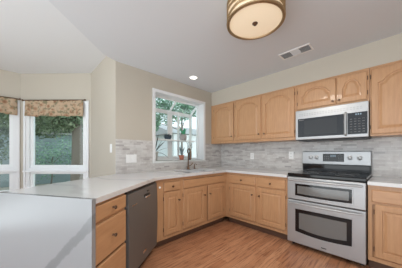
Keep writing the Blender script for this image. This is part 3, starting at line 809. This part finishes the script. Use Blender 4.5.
# terracotta succulent on the sill
p5 = thing('potted_plant', 'spiky blue-grey plant in a small terracotta pot on the window sill', 'plant', (-.915, .20, SZ))
pot(p5, .052, .085, terracotta)
m = MB()
for i in range(20):
    a = rr.random() * 2 * PI; blade(m, (0, 0, .075), (math.cos(a), math.sin(a)), .03 + rr.random() * .08, .009, .10 + rr.random() * .12, .02)
m.build('leaves', leaf_b, p5, smooth=True, recalc=False)
# bare twig arrangement
p6 = thing('twig_vase', 'slim dark vase of bare curling twigs on the window sill behind the faucet', 'vase', (-.80, .10, SZ))
MB().lathe([(.022, 0), (.028, .02), (.026, .07), (.014, .10), (.017, .115)], (0, 0, 0), n=18).build('vase', bluepot, p6, smooth=True)
m = MB()
for sx, sy, top_ in ((-.10, .02, .40), (-.03, .03, .33), (.05, .02, .28), (-.06, -.02, .24)):
    pts = [(0, 0, .09)] + [(sx * t + .018 * math.sin(t * 9 + sx * 40), sy * t, .09 + (top_ - .09) * t) for t in [j / 9 for j in range(1, 10)]]
    m.tube(pts, [.004 - .0002 * j for j in range(10)], 6)
    for j in (4, 6, 8): 
        q = pts[j]; m.tube([q, (q[0] + .02, q[1], q[2] + .015), (q[0] + .025, q[1], q[2] + .04)], .0022, 5)
m.build('twigs', twigm, p6, smooth=True)

# ---------------------------------------------------------------- outdoors
def gmat():
    m = mat('garden_ground', (.20, .19, .15), .95); t = NT(m); n = t.noise(t.coords(), 2.5, 5, .7)
    t.l(t.ramp(n.outputs[0], [(.3, (.20, .20, .15)), (.6, (.42, .39, .33))]), t.b.inputs['Base Color']); return m
struct(MB().box(-16, 8, 2.2, 22, -.30, -.13).build('ground', gmat()), 'leaf-strewn garden ground outside', 'ground')
struct(MB().box(-2.0, 8, .145, 2.2, -.30, -.13).build('ground_side', bpy.data.materials['garden_ground']), 'garden ground below the sink window', 'ground')
def leafmat(name, cols):
    m = mat(name, cols[0], .55); t = NT(m); n = t.noise(t.coords(), 4, 3, .7)
    k = len(cols) - 1; t.l(t.ramp(n.outputs[0], [(.32 + .36 * i / k, c) for i, c in enumerate(cols)]), t.b.inputs['Base Color'])
    t.b.inputs['Subsurface Weight'].default_value = 0; return m
fol_a = leafmat('mixed_green_foliage', [(.05, .09, .045), (.20, .27, .15), (.48, .52, .36)])
fol_b = leafmat('dark_green_foliage', [(.05, .08, .05), (.14, .20, .12), (.34, .40, .27)])
fol_c = leafmat('pale_green_foliage', [(.06, .14, .09), (.20, .36, .24), (.45, .60, .42)])
def foliage(m, c, rad, n, s, rr):
    for _ in range(n):
        v = Vector((rr.gauss(0, 1), rr.gauss(0, 1), rr.gauss(0, 1))).normalized() * (rr.random() ** .45)
        p = Vector((c[0] + v.x * rad[0], c[1] + v.y * rad[1], c[2] + v.z * rad[2]))
        a = Vector((rr.gauss(0, 1), rr.gauss(0, 1), rr.gauss(0, .6))).normalized(); b_ = a.orthogonal().normalized()
        q = s * (.6 + rr.random() * .8); b_ = b_ * q * .5; a = a * q
        m.bm.faces.new([m.V(p - a), m.V(p - b_), m.V(p + a), m.V(p + b_)])
def tree(name, label, cat, loc, th, tr, crowns, n, s, fm, seed, lean=.1):
    r = thing(name, label, cat, loc); rr_ = random.Random(seed)
    pts = [(lean * t * t + .03 * math.sin(5 * t), 0, th * t) for t in [i / 7 for i in range(8)]]
    m = MB(); m.tube(pts, [tr * (1 - .5 * i / 7) for i in range(8)], 9)
    for c, rad in crowns:
        m.tube([pts[5], ((pts[5][0] + c[0]) / 2, c[1] / 2, (pts[5][2] + c[2]) / 2 + .05), c], [tr * .4, tr * .25, tr * .1], 6)
    m.build('trunk', greywood, r, smooth=True)
    m = MB()
    for c, rad in crowns: foliage(m, c, rad, n, s, rr_)
    m.build('crown', fm, r, recalc=False); return r
G = -.13
tree('garden_tree', 'thick grey-brown trunked tree close outside the middle nook window', 'tree', (-2.04, 3.15, G), 3.4, .16,
     [((-.5, .1, 2.9), (.8, .45, .6)), ((.4, .1, 3.1), (.7, .45, .6)), ((-.25, -.1, 2.2), (.45, .35, .35))], 1500, .045, fol_a, 1, .05)
tree('garden_tree', 'leafy tree seen through the left half of the middle nook window', 'tree', (-2.85, 4.7, G), 3.0, .08,
     [((.2, 0, 2.5), (1.1, .5, .8)), ((.9, .1, 2.7), (.8, .5, .7)), ((-.5, .1, 3.2), (.8, .5, .7))], 3800, .05, fol_a, 2)
tree('garden_tree', 'dark shrubby tree outside the left nook window', 'tree', (-4.4, 5.8, G), 2.4, .06,
     [((0, 0, 1.6), (1.3, .5, .9)), ((-.3, .1, 2.8), (1.1, .5, .8)), ((.7, .1, 2.5), (.7, .5, .7))], 3800, .05, fol_b, 3)
tree('garden_shrub', 'low mixed green shrub below the garden trees', 'shrub', (-.75, 5.4, G), 1.9, .04,
     [((0, 0, 1.35), (1.0, .5, .95)), ((.8, .1, .9), (.8, .5, .8))], 2600, .05, fol_c, 4)
tree('garden_tree', 'tall tree far in the garden behind the pale shed', 'tree', (-3.2, 11.2, G), 5.0, .12,
     [((0, 0, 2.2), (2.6, .9, 2.3)), ((2.2, .2, 3.2), (2.4, .9, 2.2)), ((-2.4, .2, 2.2), (2.2, .8, 2.3)), ((3.6, .1, 1.4), (2.0, .8, 1.7))], 6000, .085, fol_b, 6)
tree('garden_tree', 'dark tree at the far left edge of the garden', 'tree', (-8.6, 7.8, G), 4.2, .10,
     [((0, 0, 2.4), (1.9, .8, 2.0)), ((1.2, .1, 1.4), (1.2, .7, 1.3))], 5200, .08, fol_b, 7)
tree('garden_shrub', 'airy pale green shrub in front of the garden shed', 'shrub', (-2.2, 6.85, G), 1.2, .03,
     [((-.3, 0, 1.0), (.7, .45, .8)), ((.5, .05, 1.3), (.7, .45, .8))], 620, .045, fol_c, 11)
# garden shed wall, pale blue-green
shd = thing('garden_shed', 'pale blue-green garden shed behind the shrubs', 'shed', (-2.3, 7.7, G))
shm = mat('blue_green_boards', (.30, .37, .375), .7)
m = MB(); m.box(-1.3, 1.3, 0, 1.6, 0, 2.1)
for i in range(14): m.box(-1.3, 1.3, -.012, 0, .02 + i * .148, .15 + i * .148)
m.build('walls', shm, shd)
m = MB()
for sgn in (-.12, 1.72): pass
m.prism([[(-1.45, -.15), (1.45, -.15), (1.45, 1.75), (-1.45, 1.75)]], 2.1, 2.18); m.build('roof', mat('shed_roof_grey', (.35, .34, .33), .9), shd)
# white neighbouring house and trees seen through the garden window
hs = thing('neighbor_house', 'white sided neighbouring house beyond the garden window', 'house', (4.4, 4.2, G))
m = MB(); m.box(-2.6, 5.0, 0, 3, 0, 2.15)
for i in range(14): m.box(-2.6, 5.0, -.015, 0, .01 + i * .15, .145 + i * .15)
m.build('siding', mat('white_siding', (.86, .87, .88), .6), hs)
m = MB(); rp = [(-.35, 2.15), (3.35, 2.15), (1.5, 2.75)]
a = [m.V((-2.9, y, z)) for y, z in rp]; b_ = [m.V((5.3, y, z)) for y, z in rp]
for i in range(3): m.bm.faces.new((a[i], a[(i+1) % 3], b_[(i+1) % 3], b_[i]))
m.bm.faces.new(a); m.bm.faces.new(b_[::-1]); m.build('roof', mat('house_roof_grey', (.40, .40, .40), .9), hs)
tree('garden_tree', 'pale green tree above the white house beyond the sink window', 'tree', (.95, 2.6, G), 2.9, .05,
     [((-.6, 0, 2.85), (1.1, .4, .65)), ((.5, .1, 3.2), (.6, .4, .6)), ((-1.35, .0, 2.25), (.5, .3, .45))], 3200, .05, fol_c, 8)
tree('garden_tree', 'green tree rising to the right beyond the garden window', 'tree', (3.9, 2.9, G), 3.6, .07,
     [((-.3, 0, 3.3), (1.0, .6, .8)), ((.8, .1, 3.6), (1.0, .6, .8))], 2600, .055, fol_c, 9)

# ---------------------------------------------------------------- groups of repeats
GROUPS = {'wall_cabinet': 'oak wall cabinets along the range wall', 'base_cabinet': 'oak base cabinets under the worktop',
          'recessed_downlight': 'recessed downlights in the kitchen ceiling', 'window_valance': 'floral valances over the nook windows',
          'wall_outlet': 'outlets on the mosaic backsplash', 'potted_plant': 'potted plants in the garden window',
          'garden_tree': 'trees in the garden outside', 'garden_shrub': 'shrubs in the garden outside'}
for o in bpy.data.objects:
    g = GROUPS.get(o.name.split('.')[0])
    if g and o.parent is None: o['group'] = g
